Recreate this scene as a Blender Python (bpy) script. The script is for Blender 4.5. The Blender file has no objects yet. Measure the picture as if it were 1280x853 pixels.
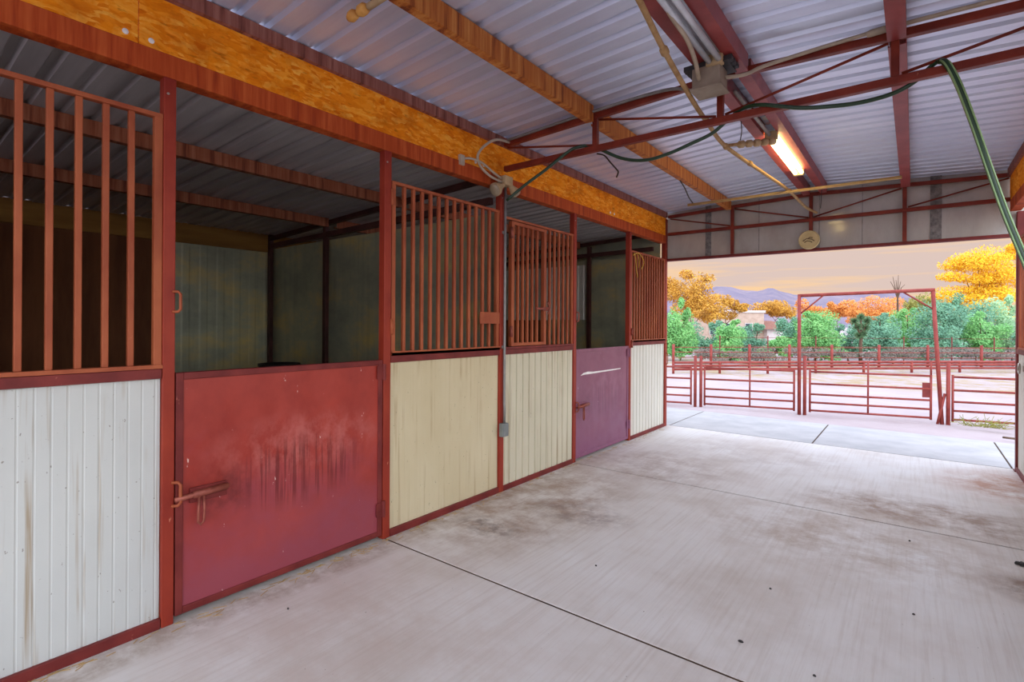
import bpy, math, random
from mathutils import Vector, Matrix
random.seed(7)
col = bpy.context.scene.collection
scene = bpy.context.scene
R = math.radians

# ------------------------------------------------------------------ measuring
FPX, YAW, ROLL, CAM, CY = 650.0, R(37.7), R(.34), Vector((2.9, 0, 1.5)), 405.0
FWD = Vector((-math.sin(YAW), math.cos(YAW), 0)); RGT = Vector((math.cos(YAW), math.sin(YAW), 0))
def at(x, y, d):
    """point of the place seen in the photo at (x, y), d metres away"""
    u, v = x-640, y-CY
    u0 = u*math.cos(ROLL)+v*math.sin(ROLL); v0 = -u*math.sin(ROLL)+v*math.cos(ROLL)
    return CAM + (FWD*FPX + RGT*u0 + Vector((0, 0, -v0)))*(d/FPX)
def ground_at(x, d, z):
    p = at(x, 400, d); p.z = z
    return p

# ------------------------------------------------------------------ mesh builder
class MB:
    def __init__(s): s.v = []; s.f = []
    def add(s, vs, fs):
        n = len(s.v); s.v += [tuple(p) for p in vs]; s.f += [tuple(i+n for i in f) for f in fs]; return s
    def box(s, x0, x1, y0, y1, z0, z1):
        vs = [(x, y, z) for x in (x0, x1) for y in (y0, y1) for z in (z0, z1)]
        return s.add(vs, [(0,1,3,2),(4,6,7,5),(0,4,5,1),(2,3,7,6),(0,2,6,4),(1,5,7,3)])
    def bar(s, p, q, w, h, up=(0,0,1)):
        p, q = Vector(p), Vector(q); d = (q-p).normalized(); up = Vector(up)
        if abs(d.dot(up)) > .98: up = Vector((0,1,0))
        a = d.cross(up).normalized()*(w/2); b = a.cross(d).normalized()*(h/2)
        vs = [c+sa*a+sb*b for c in (p, q) for sa, sb in ((-1,-1),(1,-1),(1,1),(-1,1))]
        return s.add(vs, [(3,2,1,0),(4,5,6,7),(0,1,5,4),(1,2,6,5),(2,3,7,6),(3,0,4,7)])
    def tube(s, pts, r, n=8, cap=True):
        pts = [Vector(p) for p in pts]; rs = r if isinstance(r, (list, tuple)) else [r]*len(pts)
        vs = []; prev = None
        for i, p in enumerate(pts):
            d = (pts[min(i+1, len(pts)-1)] - pts[max(i-1, 0)]).normalized()
            if prev is None:
                t = Vector((0,0,1)) if abs(d.z) < .9 else Vector((1,0,0))
                a = d.cross(t).normalized()
            else:
                a = (prev - d*prev.dot(d))
                a = a.normalized() if a.length > 1e-6 else d.orthogonal().normalized()
            prev = a; b = d.cross(a)
            for k in range(n):
                t = 2*math.pi*k/n; vs.append(p + (a*math.cos(t)+b*math.sin(t))*rs[i])
        fs = []
        for i in range(len(pts)-1):
            for k in range(n):
                k2 = (k+1) % n; fs.append((i*n+k, i*n+k2, (i+1)*n+k2, (i+1)*n+k))
        if cap:
            fs.append(tuple(range(n-1, -1, -1))); m = (len(pts)-1)*n; fs.append(tuple(range(m, m+n)))
        return s.add(vs, fs)
    def prism(s, prof, axis, a, b):
        """closed 2-D profile swept along an axis"""
        n = len(prof)
        def P(t, u, v): return {'x': (t,u,v), 'y': (u,t,v), 'z': (u,v,t)}[axis]
        vs = [P(a,u,v) for u, v in prof]+[P(b,u,v) for u, v in prof]
        fs = [(i, (i+1) % n, n+(i+1) % n, n+i) for i in range(n)]
        return s.add(vs, fs+[tuple(range(n-1,-1,-1)), tuple(range(n, 2*n))])
    def lathe(s, prof, o, axis=(0,0,1), n=20):
        """(radius, height) profile turned round an axis through o"""
        d = Vector(axis).normalized(); a = d.orthogonal().normalized(); b = d.cross(a); o = Vector(o)
        vs = [o+d*h+(a*math.cos(2*math.pi*k/n)+b*math.sin(2*math.pi*k/n))*max(r, 1e-4) for r, h in prof for k in range(n)]
        fs = [(i*n+k, i*n+(k+1) % n, (i+1)*n+(k+1) % n, (i+1)*n+k) for i in range(len(prof)-1) for k in range(n)]
        m = (len(prof)-1)*n
        return s.add(vs, fs+[tuple(range(n-1,-1,-1)), tuple(range(m, m+n))])
    def build(s, name, mat, parent=None, origin=None, smooth=False, bevel=0, seg=2):
        off = Vector((0,0,0)); p = parent
        while p is not None: off += p.location; p = p.parent
        o_ = Vector(origin) if origin is not None else Vector((0,0,0))
        sub = off if parent is not None else o_
        me = bpy.data.meshes.new(name)
        me.from_pydata([tuple(Vector(v)-sub) for v in s.v], [], s.f); me.validate(); 
        import bmesh
        bm = bmesh.new(); bm.from_mesh(me); bmesh.ops.recalc_face_normals(bm, faces=bm.faces); bm.to_mesh(me); bm.free()
        me.materials.append(mat)
        if smooth:
            for f in me.polygons: f.use_smooth = True
        o = bpy.data.objects.new(name, me); col.objects.link(o)
        if parent is not None: o.parent = parent
        else: o.location = o_
        if bevel:
            m = o.modifiers.new('Bevel', 'BEVEL'); m.width = bevel; m.segments = seg; m.limit_method = 'ANGLE'; m.angle_limit = R(40)
        return o

def tag(o, label, cat, group=None, kind=None):
    o['label'] = label; o['category'] = cat
    if group: o['group'] = group
    if kind: o['kind'] = kind
    return o
def thing(name, loc, label, cat, group=None):
    o = bpy.data.objects.new(name, None); o.empty_display_size = .1; col.objects.link(o); o.location = loc
    return tag(o, label, cat, group)
def struct(o): o['kind'] = 'structure'; return o
def arc(c, r, a0, a1, ax, ay, n=10):
    c, ax, ay = Vector(c), Vector(ax), Vector(ay)
    return [c+ax*r*math.cos(a0+(a1-a0)*i/n)+ay*r*math.sin(a0+(a1-a0)*i/n) for i in range(n+1)]
def spline(pts, n=6):
    pts = [Vector(p) for p in pts]; P = [pts[0]*2-pts[1]]+pts+[pts[-1]*2-pts[-2]]; out = []
    for i in range(1, len(P)-2):
        for k in range(n):
            t = k/n; a, b, c, d = P[i-1], P[i], P[i+1], P[i+2]
            out.append(.5*((2*b)+(c-a)*t+(2*a-5*b+4*c-d)*t*t+(3*b-a-3*c+d)*t**3))
    return out+[pts[-1]]

# ------------------------------------------------------------------ materials
def lin(c):
    return tuple(((x/255)/12.92 if x/255 <= .04045 else ((x/255+.055)/1.055)**2.4) for x in c)+(1,)
class NT:
    def __init__(s, name):
        s.m = bpy.data.materials.new(name); s.m.use_nodes = True; s.t = s.m.node_tree; s.n = s.t.nodes
        s.b = s.n['Principled BSDF']; s.tc = s.n.new('ShaderNodeTexCoord')
    def link(s, a, b): s.t.links.new(a, b)
    def noise(s, scale, stretch=(1,1,1), detail=4, rough=.6, off=(0,0,0)):
        mp = s.n.new('ShaderNodeMapping'); mp.inputs['Scale'].default_value = stretch; mp.inputs['Location'].default_value = off
        s.link(s.tc.outputs['Object'], mp.inputs['Vector'])
        no = s.n.new('ShaderNodeTexNoise'); no.inputs['Scale'].default_value = scale; no.inputs['Detail'].default_value = detail
        no.inputs['Roughness'].default_value = rough
        s.link(mp.outputs[0], no.inputs['Vector']); return no.outputs['Fac']
    def ramp(s, fac, stops):
        r = s.n.new('ShaderNodeValToRGB'); e = r.color_ramp.elements
        while len(e) < len(stops): e.new(.5)
        for i, (p, c) in enumerate(stops):
            e[i].position = p; e[i].color = c if len(c) == 4 else lin(c)
        s.link(fac, r.inputs[0]); return r.outputs[0]
    def mix(s, fac, a, b, mode='MIX'):
        m = s.n.new('ShaderNodeMix'); m.data_type = 'RGBA'; m.blend_type = mode
        for sock, val in ((m.inputs[0], fac), (m.inputs[6], a), (m.inputs[7], b)):
            if hasattr(val, 'links') or isinstance(val, bpy.types.NodeSocket): s.link(val, sock)
            else: sock.default_value = val
        return m.outputs[2]
    def math(s, op, a, b=0.0, clamp=False):
        m = s.n.new('ShaderNodeMath'); m.operation = op; m.use_clamp = clamp
        for sock, val in ((m.inputs[0], a), (m.inputs[1], b)):
            if isinstance(val, bpy.types.NodeSocket): s.link(val, sock)
            else: sock.default_value = val
        return m.outputs[0]
    def bump(s, h, strength=.2, dist=.01):
        b = s.n.new('ShaderNodeBump'); b.inputs['Strength'].default_value = strength; b.inputs['Distance'].default_value = dist
        s.link(h, b.inputs['Height']); s.link(b.outputs[0], s.b.inputs['Normal'])
    def blob(s, c, r, soft=1.0):
        """1 at c falling to 0 at radii r"""
        mp = s.n.new('ShaderNodeMapping'); mp.inputs['Scale'].default_value = tuple(1/x for x in r)
        mp.inputs['Location'].default_value = tuple(-a/b for a, b in zip(c, r))
        s.link(s.tc.outputs['Object'], mp.inputs['Vector'])
        l = s.n.new('ShaderNodeVectorMath'); l.operation = 'LENGTH'; s.link(mp.outputs[0], l.inputs[0])
        return s.math('SUBTRACT', 1.0, l.outputs['Value'], True)
    def done(s, color, rough=.6, metal=0.0, spec=.5):
        s.b.inputs['Specular IOR Level'].default_value = spec
        if isinstance(color, bpy.types.NodeSocket): s.link(color, s.b.inputs['Base Color'])
        else: s.b.inputs['Base Color'].default_value = color if len(color) == 4 else lin(color)
        if isinstance(rough, bpy.types.NodeSocket): s.link(rough, s.b.inputs['Roughness'])
        else: s.b.inputs['Roughness'].default_value = rough
        s.b.inputs['Metallic'].default_value = metal
        return s.m
BLK, WHT = (0,0,0,1), (1,1,1,1)

def worn(name, c1, c2, chip=None, scale=3, stretch=(1,1,1), rough=.55, metal=0, bump=.15, chipt=.68, chips=18):
    t = NT(name); n = t.noise(scale, stretch)
    c = t.ramp(n, [(.35, c1), (.65, c2)])
    if chip:
        m = t.noise(chips, (1,1,.5), 5, .7, (3,1,2)); c = t.mix(t.ramp(m, [(chipt, BLK), (chipt+.04, WHT)]), c, lin(chip))
    t.bump(t.noise(30, stretch, 3), bump, .003)
    return t.done(c, rough, metal, .3)

M = {}
M['post'] = worn('red_post_paint', (130,38,25), (156,56,34), (190,116,92), 4, (1,1,.6), .5)
M['bar'] = worn('red_bar_paint', (146,68,40), (170,90,54), (206,140,112), 6, (1,1,.4), .55, chipt=.7)
M['rail'] = worn('dark_red_rail', (98,31,29), (124,46,41), (170,100,84), 5, (1,1,1), .55)
M['truss'] = worn('truss_red', (106,34,20), (134,50,30), (190,130,90), 5, (1,1,1), .5, chipt=.72)
M['purlin_red'] = worn('ridge_red', (132,50,48), (158,68,64), (180,130,120), 4, (1,1,1), .45, chipt=.74)
M['gate'] = worn('gate_red', (126,48,42), (150,68,58), (184,126,108), 5, (1,1,1), .6, chipt=.72)
M['hardware'] = worn('rusty_hardware', (120,58,46), (160,88,72), (190,150,130), 14, (1,1,1), .5, .3)

def streaky(name, c1, c2, c3):
    t = NT(name); n = t.noise(9, (1,1.9,.10), 4, .7); c = t.ramp(n, [(.36, c3), (.47, c1), (.62, c2)])
    m = t.noise(2.2, (1,1,1), 4); c = t.mix(t.ramp(m, [(.45, BLK), (.7, (.6,.6,.6,1))]), c, lin(c1))
    t.bump(n, .2, .004); return t.done(c, .65, 0, .2)
M['purlin'] = streaky('rust_streaked_purlin', (176,100,44), (204,136,70), (112,52,28))
M['header'] = streaky('header_red_streaked', (170,68,26), (194,92,42), (136,50,22))
M['eave'] = streaky('eave_brown_streaked', (132,78,66), (156,104,90), (86,44,36))
M['stall_purlin'] = streaky('stall_purlin_red', (146,82,54), (170,108,78), (96,44,30))

t = NT('osb_board')
def flakes(sc, rot, st):
    v = t.n.new('ShaderNodeTexVoronoi'); v.inputs['Scale'].default_value = sc; mp = t.n.new('ShaderNodeMapping')
    mp.inputs['Scale'].default_value = st; mp.inputs['Rotation'].default_value = (rot, 0, 0)
    w_ = t.n.new('ShaderNodeVectorMath'); w_.operation = 'ADD'; no = t.n.new('ShaderNodeTexNoise'); no.inputs['Scale'].default_value = 9
    sc_ = t.n.new('ShaderNodeVectorMath'); sc_.operation = 'SCALE'; sc_.inputs['Scale'].default_value = .06
    t.link(t.tc.outputs['Object'], no.inputs['Vector']); t.link(no.outputs['Color'], sc_.inputs[0])
    t.link(t.tc.outputs['Object'], w_.inputs[0]); t.link(sc_.outputs[0], w_.inputs[1])
    t.link(w_.outputs[0], mp.inputs[0]); t.link(mp.outputs[0], v.inputs['Vector']); return v
v1 = flakes(34, .5, (1, .35, 1.5)); v2 = flakes(40, -.9, (1, .4, 1.6))
c = t.ramp(v1.outputs['Color'], [(.1, (228,122,12)), (.5, (242,142,20)), (.9, (252,168,52))])
c2 = t.ramp(v2.outputs['Color'], [(.1, (218,108,8)), (.5, (244,146,28)), (.9, (252,180,70))])
c = t.mix(t.ramp(t.noise(11, (1,1,1), 4), [(.45, BLK), (.55, WHT)]), c, c2)
n = t.noise(3.5, (1,1,1.5), 6, .7); c = t.mix(t.ramp(n, [(.48, BLK), (.72, (.7,.7,.7,1))]), c, lin((186,92,10)))
n2 = t.noise(46, (1,.3,1), 4); c = t.mix(t.ramp(n2, [(.6, BLK), (.74, (.6,.6,.6,1))]), c, lin((140,66,10)))
k = t.noise(7, (1,1,1), 5, .7, (2,2,2)); c = t.mix(t.ramp(k, [(.7, BLK), (.76, (.8,.8,.8,1))]), c, lin((74,42,18)))
t.bump(v1.outputs['Distance'], .3, .004); M['osb'] = t.done(c, .85, 0, .12)
M['beam_wood'] = worn('dark_timber', (128,88,36), (152,108,50), None, 4, (1,.3,2), .8)
M['brown_ply'] = worn('dark_brown_boards', (100,58,34), (124,76,44), None, 3, (1,2,.3), .8)

def cream(name, c1, c2, streak, amt):
    t = NT(name); n = t.noise(2.0, (1,1,.5), 4); c = t.ramp(n, [(.3, c1), (.7, c2)])
    s_ = t.noise(17, (1,1.3,.04), 3, .65, (0,2.1,0)); m = t.ramp(s_, [(.54, BLK), (.64, (amt,amt,amt,1))])
    m2 = t.noise(2.6, (1,1,1), 2); m = t.mix(1.0, m, t.ramp(m2, [(.36, BLK), (.56, WHT)]), 'MULTIPLY')
    c = t.mix(m, c, lin(streak))
    d = t.noise(55, (1,1,.7), 2); c = t.mix(t.ramp(d, [(.71, BLK), (.75, (.7,.7,.7,1))]), c, lin((110,98,84)))
    t.bump(t.noise(80), .08, .002)
    return t.done(c, .45)
M['cream_near'] = cream('panel_white', (188,189,184), (199,200,194), (150,126,90), .75)
M['cream_tan'] = cream('panel_beige', (196,180,142), (209,195,160), (160,132,92), .5)
M['cream_mid'] = cream('panel_cream', (196,188,160), (208,200,174), (150,124,88), .6)
M['cream_far'] = cream('panel_pale', (208,204,190), (217,214,200), (170,150,120), .4)

def doorpaint(name, c1, c2, cool, hi, scuff, chip, cool_amt):
    t = NT(name)
    n = t.noise(2.6, (1,1,.8), 6, .7); c = t.ramp(n, [(.3, c1), (.68, c2)])
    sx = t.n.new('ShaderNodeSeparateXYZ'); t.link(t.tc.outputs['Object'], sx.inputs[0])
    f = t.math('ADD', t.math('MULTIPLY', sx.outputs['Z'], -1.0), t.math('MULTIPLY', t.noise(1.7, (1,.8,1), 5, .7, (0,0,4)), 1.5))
    c = t.mix(t.math('MULTIPLY', t.ramp(f, [(.0, BLK), (.62, WHT)]), cool_amt), c, lin(cool))   # floor's faded reflection put into the lower door's colour, ragged edge
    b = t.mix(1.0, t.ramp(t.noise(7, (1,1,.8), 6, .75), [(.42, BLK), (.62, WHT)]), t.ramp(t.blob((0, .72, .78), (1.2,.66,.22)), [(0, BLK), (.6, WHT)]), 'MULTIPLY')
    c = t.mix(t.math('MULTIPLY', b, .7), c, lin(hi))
    s_ = t.noise(30, (1,1.5,.06), 3, .6); m = t.mix(1.0, t.ramp(s_, [(.47, BLK), (.58, WHT)]), t.ramp(t.blob((0, .68, .62), (1.2,.48,.24)), [(0, BLK), (.5, WHT)]), 'MULTIPLY')
    c = t.mix(t.math('MULTIPLY', m, .65), c, lin(scuff))
    g_ = t.mix(1.0, t.ramp(t.noise(9, (1,1,1), 5, .7, (7,0,0)), [(.4, BLK), (.6, WHT)]), t.ramp(t.blob((0, .22, .60), (1.2,.26,.16)), [(0, BLK), (.6, WHT)]), 'MULTIPLY')
    c = t.mix(t.math('MULTIPLY', g_, .6), c, lin(scuff))
    k = t.noise(24, (1,1,.40), 4, .7, (1,5,2)); c = t.mix(t.ramp(k, [(.70, BLK), (.72, WHT)]), c, lin(chip))
    t.bump(n, .12, .006)
    return t.done(c, t.ramp(t.noise(6), [(.3, (.34,)*3+(1,)), (.7, (.52,)*3+(1,))]))
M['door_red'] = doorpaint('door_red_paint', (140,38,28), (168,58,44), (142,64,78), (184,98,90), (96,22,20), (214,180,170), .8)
M['door_plum'] = doorpaint('door_plum_paint', (122,64,86), (138,80,100), (134,80,110), (148,94,116), (112,58,80), (186,160,174), .8)


def galv(name, c1, c2, rough, metal, stretch, spec_noise=8):
    t = NT(name); n = t.noise(spec_noise, stretch, 4, .6); c = t.ramp(n, [(.35, c1), (.65, c2)])
    return t.done(c, rough, metal)
M['roof'] = galv('galvanised_roofing', (206,213,234), (220,227,245), .36, .5, (.12,1.2,1), 7)
M['dark_frame'] = worn('dark_steel_frame', (60,32,28), (84,46,40), None, 5)
M['daylit_sheet'] = galv('painted_daylight_sheet', (206,202,190), (224,220,208), .4, .2, (1,1,.2), 7)
M['stall_roof'] = galv('old_stall_roofing', (178,172,170), (200,194,192), .55, .15, (.12,1.2,1), 7)
t = NT('stall_lining'); n = t.noise(1.1, (1,1,1.6), 5, .65); c = t.ramp(n, [(.3, (134,138,122)), (.5, (168,166,138)), (.68, (210,186,120))])
s_ = t.noise(10, (1,1,.08), 3); c = t.mix(t.ramp(s_, [(.5, BLK), (.75, (.3,.3,.3,1))]), c, lin((104,106,98)))
M['lining'] = t.done(c, .38, .2)
t = NT('gable_sheet'); n = t.noise(2.5, (1.5,1,.6), 5, .65); c = t.ramp(n, [(.3, (166,158,148)), (.7, (188,182,172))])
M['gable'] = t.done(c, .13, 0, .7)
M['gable_dark'] = worn('mottled_grey_strip', (96,92,90), (140,136,132), None, 26, (1,1,1), .6)

# concrete
t = NT('broomed_concrete')
n = t.noise(1.1, (1,1,1), 6, .62); c = t.ramp(n, [(.28, (194,182,170)), (.5, (214,208,201)), (.75, (224,222,218))])
br = t.noise(16, (2.4,.07,1), 4, .7); c = t.mix(t.math('MULTIPLY', t.ramp(br, [(.48, BLK), (.66, WHT)]), .28), c, lin((176,158,142)))
br2 = t.noise(30, (2.6,.05,1), 3, .7, (4,0,0)); c = t.mix(t.math('MULTIPLY', t.ramp(br2, [(.5, BLK), (.7, WHT)]), .10), c, lin((236,230,226)))
def stain(c, ctr, rad, colr, amt, sc=5, lo=.36, hi=.62, st=(1,1,1)):
    m = t.mix(1.0, t.ramp(t.noise(sc, st, 6, .72, (ctr[0],0,0)), [(lo, BLK), (hi, WHT)]), t.ramp(t.blob(ctr, rad), [(0, BLK), (.55, WHT)]), 'MULTIPLY')
    return t.mix(t.math('MULTIPLY', m, amt), c, lin(colr))
c = stain(c, (3.0,5.3,0), (1.1,.55,1), (138,106,76), .85, 4)
c = stain(c, (3.75,6.7,0), (.8,.8,1), (168,112,74), .9, 4, .3, .6)
c = stain(c, (3.5,4.15,0), (.32,.28,1), (108,72,44), .85, 5, .3, .6)
c = stain(c, (2.5,4.4,0), (1.2,.9,1), (160,132,104), .7, 3, .4, .65)
c = stain(c, (.4,3.6,0), (.75,1.5,1), (150,120,98), .75, 3.5, .4, .62)
c = stain(c, (.75,5.3,0), (1.0,.9,1), (160,136,122), .65, 3, .38, .62)
c = stain(c, (.42,2.95,0), (.34,.2,1), (120,108,102), .8, 8, .42, .6)
c = stain(c, (.8,3.6,0), (.5,.3,1), (128,110,102), .6, 6, .42, .6)
c = stain(c, (.08,2,0), (.16,6,1), (142,116,92), .6, 6, .35, .6)
c = stain(c, (1.4,6.5,0), (1.3,.8,1), (176,160,150), .5, 3, .4, .62)
c = stain(c, (1.0,1.4,0), (1.2,1.0,1), (196,180,168), .6, 2.4, .4, .62)
sp = t.noise(60, (1,1,1), 2, .5); c = t.mix(t.ramp(sp, [(.755, BLK), (.775, WHT)]), c, lin((110,92,78)))
t.bump(t.math('ADD', br, t.math('MULTIPLY', t.noise(60), .5)), .18, .004)
M['concrete'] = t.done(c, .62)
M['joint'] = worn('joint_dirt', (64,46,34), (92,68,50), None, 10, (1,1,1), .9)
M['stall_dirt'] = worn('stall_floor_dirt', (92,76,60), (118,98,78), None, 3, (1,1,1), .95)
t = NT('desert_dirt'); n = t.noise(.55, (1,1,1), 7, .65); c = t.ramp(n, [(.3, (164,147,145)), (.55, (175,160,158)), (.75, (186,173,172))])
g_ = t.mix(1.0, t.ramp(t.noise(1.3, (1,1,1), 5, .7), [(.42, BLK), (.6, WHT)]), t.ramp(t.blob((4,27,0), (26,8,50)), [(0, BLK), (.35, WHT)]), 'MULTIPLY')
c = t.mix(g_, c, lin((160,136,96))); t.bump(t.noise(9, (1,1,1), 5), .4, .03)
M['dirt'] = t.done(c, .95)
M['straw'] = worn('straw', (176,140,84), (200,168,110), None, 5)

def plain(name, c, rough=.5, metal=0.0):
    t = NT(name); n = t.noise(12, (1,1,1), 3); a = tuple(max(0, x-8) for x in c); b = tuple(min(255, x+8) for x in c)
    return t.done(t.ramp(n, [(.35, a), (.65, b)]), rough, metal)
M['grey_metal'] = plain('grey_conduit', (134,130,126), .45, .3)
M['box_metal'] = worn('dusty_box', (138,124,108), (164,150,132), None, 8, (1,1,1), .6, .2)
M['box_grey'] = plain('switch_grey', (124,128,126), .5, .2)
M['dark_plate'] = plain('dark_board', (46,44,46), .6)
M['tan_cord'] = worn('dusty_tan_cord', (156,122,80), (184,150,104), (110,80,50), 16, (1,1,1), .85, chipt=.66)
M['cable'] = plain('pale_cable', (176,160,138), .55)
M['lampglass'] = plain('flood_lens', (160,144,118), .3)
M['dust_beige'] = worn('dusty_beige', (176,150,112), (198,172,132), None, 10, (1,1,1), .7)
M['chan'] = plain('light_channel', (196,204,214), .3, .5)
M['black_wire'] = plain('black_wire', (40,34,32), .6)
M['black_rubber'] = plain('black_rubber', (28,27,27), .55)
M['twine'] = plain('yellow_twine', (206,160,60), .8)
t = NT('hose_green'); w = t.n.new('ShaderNodeTexWave'); M['hose'] = t.done((34,62,40), .35)
M['hose_stripe'] = plain('hose_light_stripe', (136,168,112), .4)
M['hose_dark'] = plain('hose_dark', (40,58,48), .38)
t = NT('lit_tube'); t.b.inputs['Emission Color'].default_value = (1,.78,.32,1); t.b.inputs['Emission Strength'].default_value = 14
M['lit'] = t.done((255,236,190), .4)
M['unlit'] = plain('unlit_tube', (206,212,220), .25)
M['socket'] = worn('orange_socket', (190,130,60), (214,160,84), (130,76,30), 14)
M['plaque'] = worn('plaque_tan', (196,172,120), (212,190,140), None, 8, (1,1,1), .5)
M['plaque_mark'] = plain('plaque_mark', (118,96,66), .6)
M['steel'] = plain('bright_ring', (170,162,150), .3, .7)
M['wood_pole'] = worn('tan_pole', (184,150,92), (206,174,116), None, 8, (1,.2,1), .6)
M['white'] = plain('white_paint', (232,228,222), .6)

# ------------------------------------------------------------------ SETTING
Y0, Y1 = -2.4, 7.5
XR = 3.74
YS = [-2.4, 2.33, 4.87, 7.56]
m = MB()
gap = .009
ed = [(-2.6, 2.33), (2.33, 4.87), (4.87, 7.58)]
for a, b in ed: m.box(-.1, XR+.1, a+gap, b-gap, -.12, 0)
M['apron'] = worn('weathered_apron', (170,168,166), (187,184,181), None, 2.5, (1,1,1), .75)
xs = [(-3.0, .02), (.02, 1.88), (1.88, 3.73), (3.73, 7.0)]
struct(m.build('floor', M['concrete'], bevel=.002))
m = MB()
for a, b in xs: m.box(a+gap, b-gap, 7.58+gap, 9.2, -.12, 0)
struct(m.build('floor_apron', M['apron'], bevel=.002))
m = MB().box(-.1, XR+.1, -2.6, 7.6, -.13, -.005).box(-3, 7, 7.57, 9.18, -.13, -.005)
struct(m.build('floor_joint', M['joint']))
struct(MB().box(-4.2, -.1, -2.6, 7.5, -.13, -.01).build('floor_stall_left', M['stall_dirt']))
struct(MB().box(XR+.1, 8.0, -2.6, 7.5, -.13, -.01).build('floor_stall_right', M['stall_dirt']))

# ground: level round the barn, dropping to the arena
vs, fs = [], []
GX = [-400,-120,-50,-25,-14,-8,-4.5]+[-3+.7*i for i in range(15)]+[8.5,12,20,35,70,150,400]
GY = [-120,-40,-12,-4,3,7.5,8.6,9.15,9.6,10.2,10.9,11.6,12.4,13.4,15,17,20,24,30,40,60,100,200,400,700]
def gz(x, y):
    k = min(1, max(0, (y-9.2)/2.6)); k = k*k*(3-2*k)
    z = -.03-.42*k - .05*min(1, max(0, (y-12)/12))
    if y < 9.3 and -4.6 < x < 8.6: z = -.14
    return z + (random.uniform(-.025,.025) if 10 < y < 60 else 0)
for y in GY:
    for x in GX: vs.append((x, y, gz(x, y)))
nx = len(GX)
for j in range(len(GY)-1):
    for i in range(nx-1): fs.append((j*nx+i, j*nx+i+1, (j+1)*nx+i+1, (j+1)*nx+i))
g = MB().add(vs, fs).build('ground', M['dirt'], smooth=True); struct(g)

# corrugated sheets, ribs along X
def corr(xa, za, xb, zb, y0, y1, pitch, dep, flat=.62, th=.0):
    vs, fs, y = [], [], y0
    prof = []
    while y < y1:
        for fy, fz in ((0,0), (flat,0), (flat+.09,1), (.91,1)):
            yy = y+fy*pitch
            if yy <= y1: prof.append((yy, fz*dep))
        y += pitch
    for yy, dz in prof: vs += [(xa, yy, za+dz), (xb, yy, zb+dz)]
    fs = [(2*i, 2*i+1, 2*i+3, 2*i+2) for i in range(len(prof)-1)]
    return vs, fs
def sheet(name, mat, segs, y0, y1):
    m = MB()
    for s_ in segs: m.add(*corr(*s_, y0, y1, .155, .026))
    o = m.build(name, mat); md = o.modifiers.new('Solidify', 'SOLIDIFY'); md.thickness = .002; md.offset = 1
    return struct(o)
RZ = lambda x: 3.152+.054*min(x, XR-x)
sheet('ceiling', M['roof'], [(-.12, RZ(-.12), XR/2, RZ(XR/2)), (XR/2, RZ(XR/2), XR+.12, RZ(XR+.12))], Y0, 7.62)
SZ = lambda x: 2.862+.045*x
sheet('ceiling_left_stalls', M['stall_roof'], [(-4.25, SZ(-4.25), -.03, SZ(-.03))], Y0, 7.62)

# ribbed sheet standing upright, ribs vertical
def ribbed(axis, c, a, b, z0, z1, pitch, dep, th=.01, sgn=1, prof_=((0,0), (.1,1), (.42,1), (.52,0))):
    """axis 'x': plane X=c running along Y; 'y': plane Y=c running along X; ribs stick out towards +axis*sgn"""
    prof = []; u = a
    while u < b-1e-6:
        for fu, fz in prof_:
            uu = u+fu*pitch
            if uu < b: prof.append((c+sgn*dep*fz, uu))
        u += pitch
    prof.append((c, b)); prof += [(c-sgn*th, b), (c-sgn*th, a)]
    if axis == 'y': prof = [(u, v) for v, u in prof]
    return MB().prism(prof, 'z', z0, z1)
m = ribbed('x', -4.05, 2.30, 7.4, 0, 2.45, .2, .002, .03); struct(m.build('wall_left_outer', M['lining']))
m = MB().box(-4.1, -4.05, -2.4, 2.30, 0, 2.45); struct(m.build('wall_left_boards', M['brown_ply']))
struct(MB().box(-4.09, -4.02, -2.4, 7.4, 2.45, 2.69).build('trim_1', M['beam_wood']))
for nm, y in (('wall_left_middle', 3.62), ('wall_left_end', 7.27)):
    m = MB()
    m.add(*(lambda q: (q.v, q.f))(ribbed('y', y, -4.05, -.1, 0, 2.5, .25, .0015, .02, -1)))
    struct(m.build(nm, M['lining']))
struct(ribbed('y', -.2, -4.05, -.1, 0, 2.5, .25, .005, .02, 1).build('wall_left_near', M['brown_ply']))

struct(ribbed('y', 7.235, -3.9, -1.22, 1.57, 2.44, .1, .006, .01, -1).build('trim_9', M['daylit_sheet']))  # daylight on the end wall, put into this sheet's pale colour
struct(MB().box(-3.9, -1.95, 7.215, 7.24, .05, 1.56).build('trim_10', M['brown_ply']))
# partition framing (dark steel) : each frame a thing
def part_frame(y, xs_, label):
    fr = thing('partition_frame', (-4.0, y, 0), label, 'frame')
    for x in xs_: MB().box(x-.03, x+.03, y-.055, y-.005, 0, 2.72 if x < -1 else 2.6).build('upright', M['dark_frame'], fr, bevel=.003)
    MB().bar((-4.02, y-.03, 2.53), (-.1, y-.03, 2.60), .05, .06).build('top_rail', M['dark_frame'], fr)
    MB().bar((-4.02, y-.03, SZ(-4.02)-.05), (-.1, y-.03, SZ(-.1)-.05), .05, .05).build('roof_rail', M['dark_frame'], fr)
    return fr
part_frame(3.60, (-4.0, -2.69), 'dark steel frame on the grey partition inside the nearest stall')
part_frame(7.25, (-1.15, -4.0), 'dark steel frame on the grey wall seen above the plum door')

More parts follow.
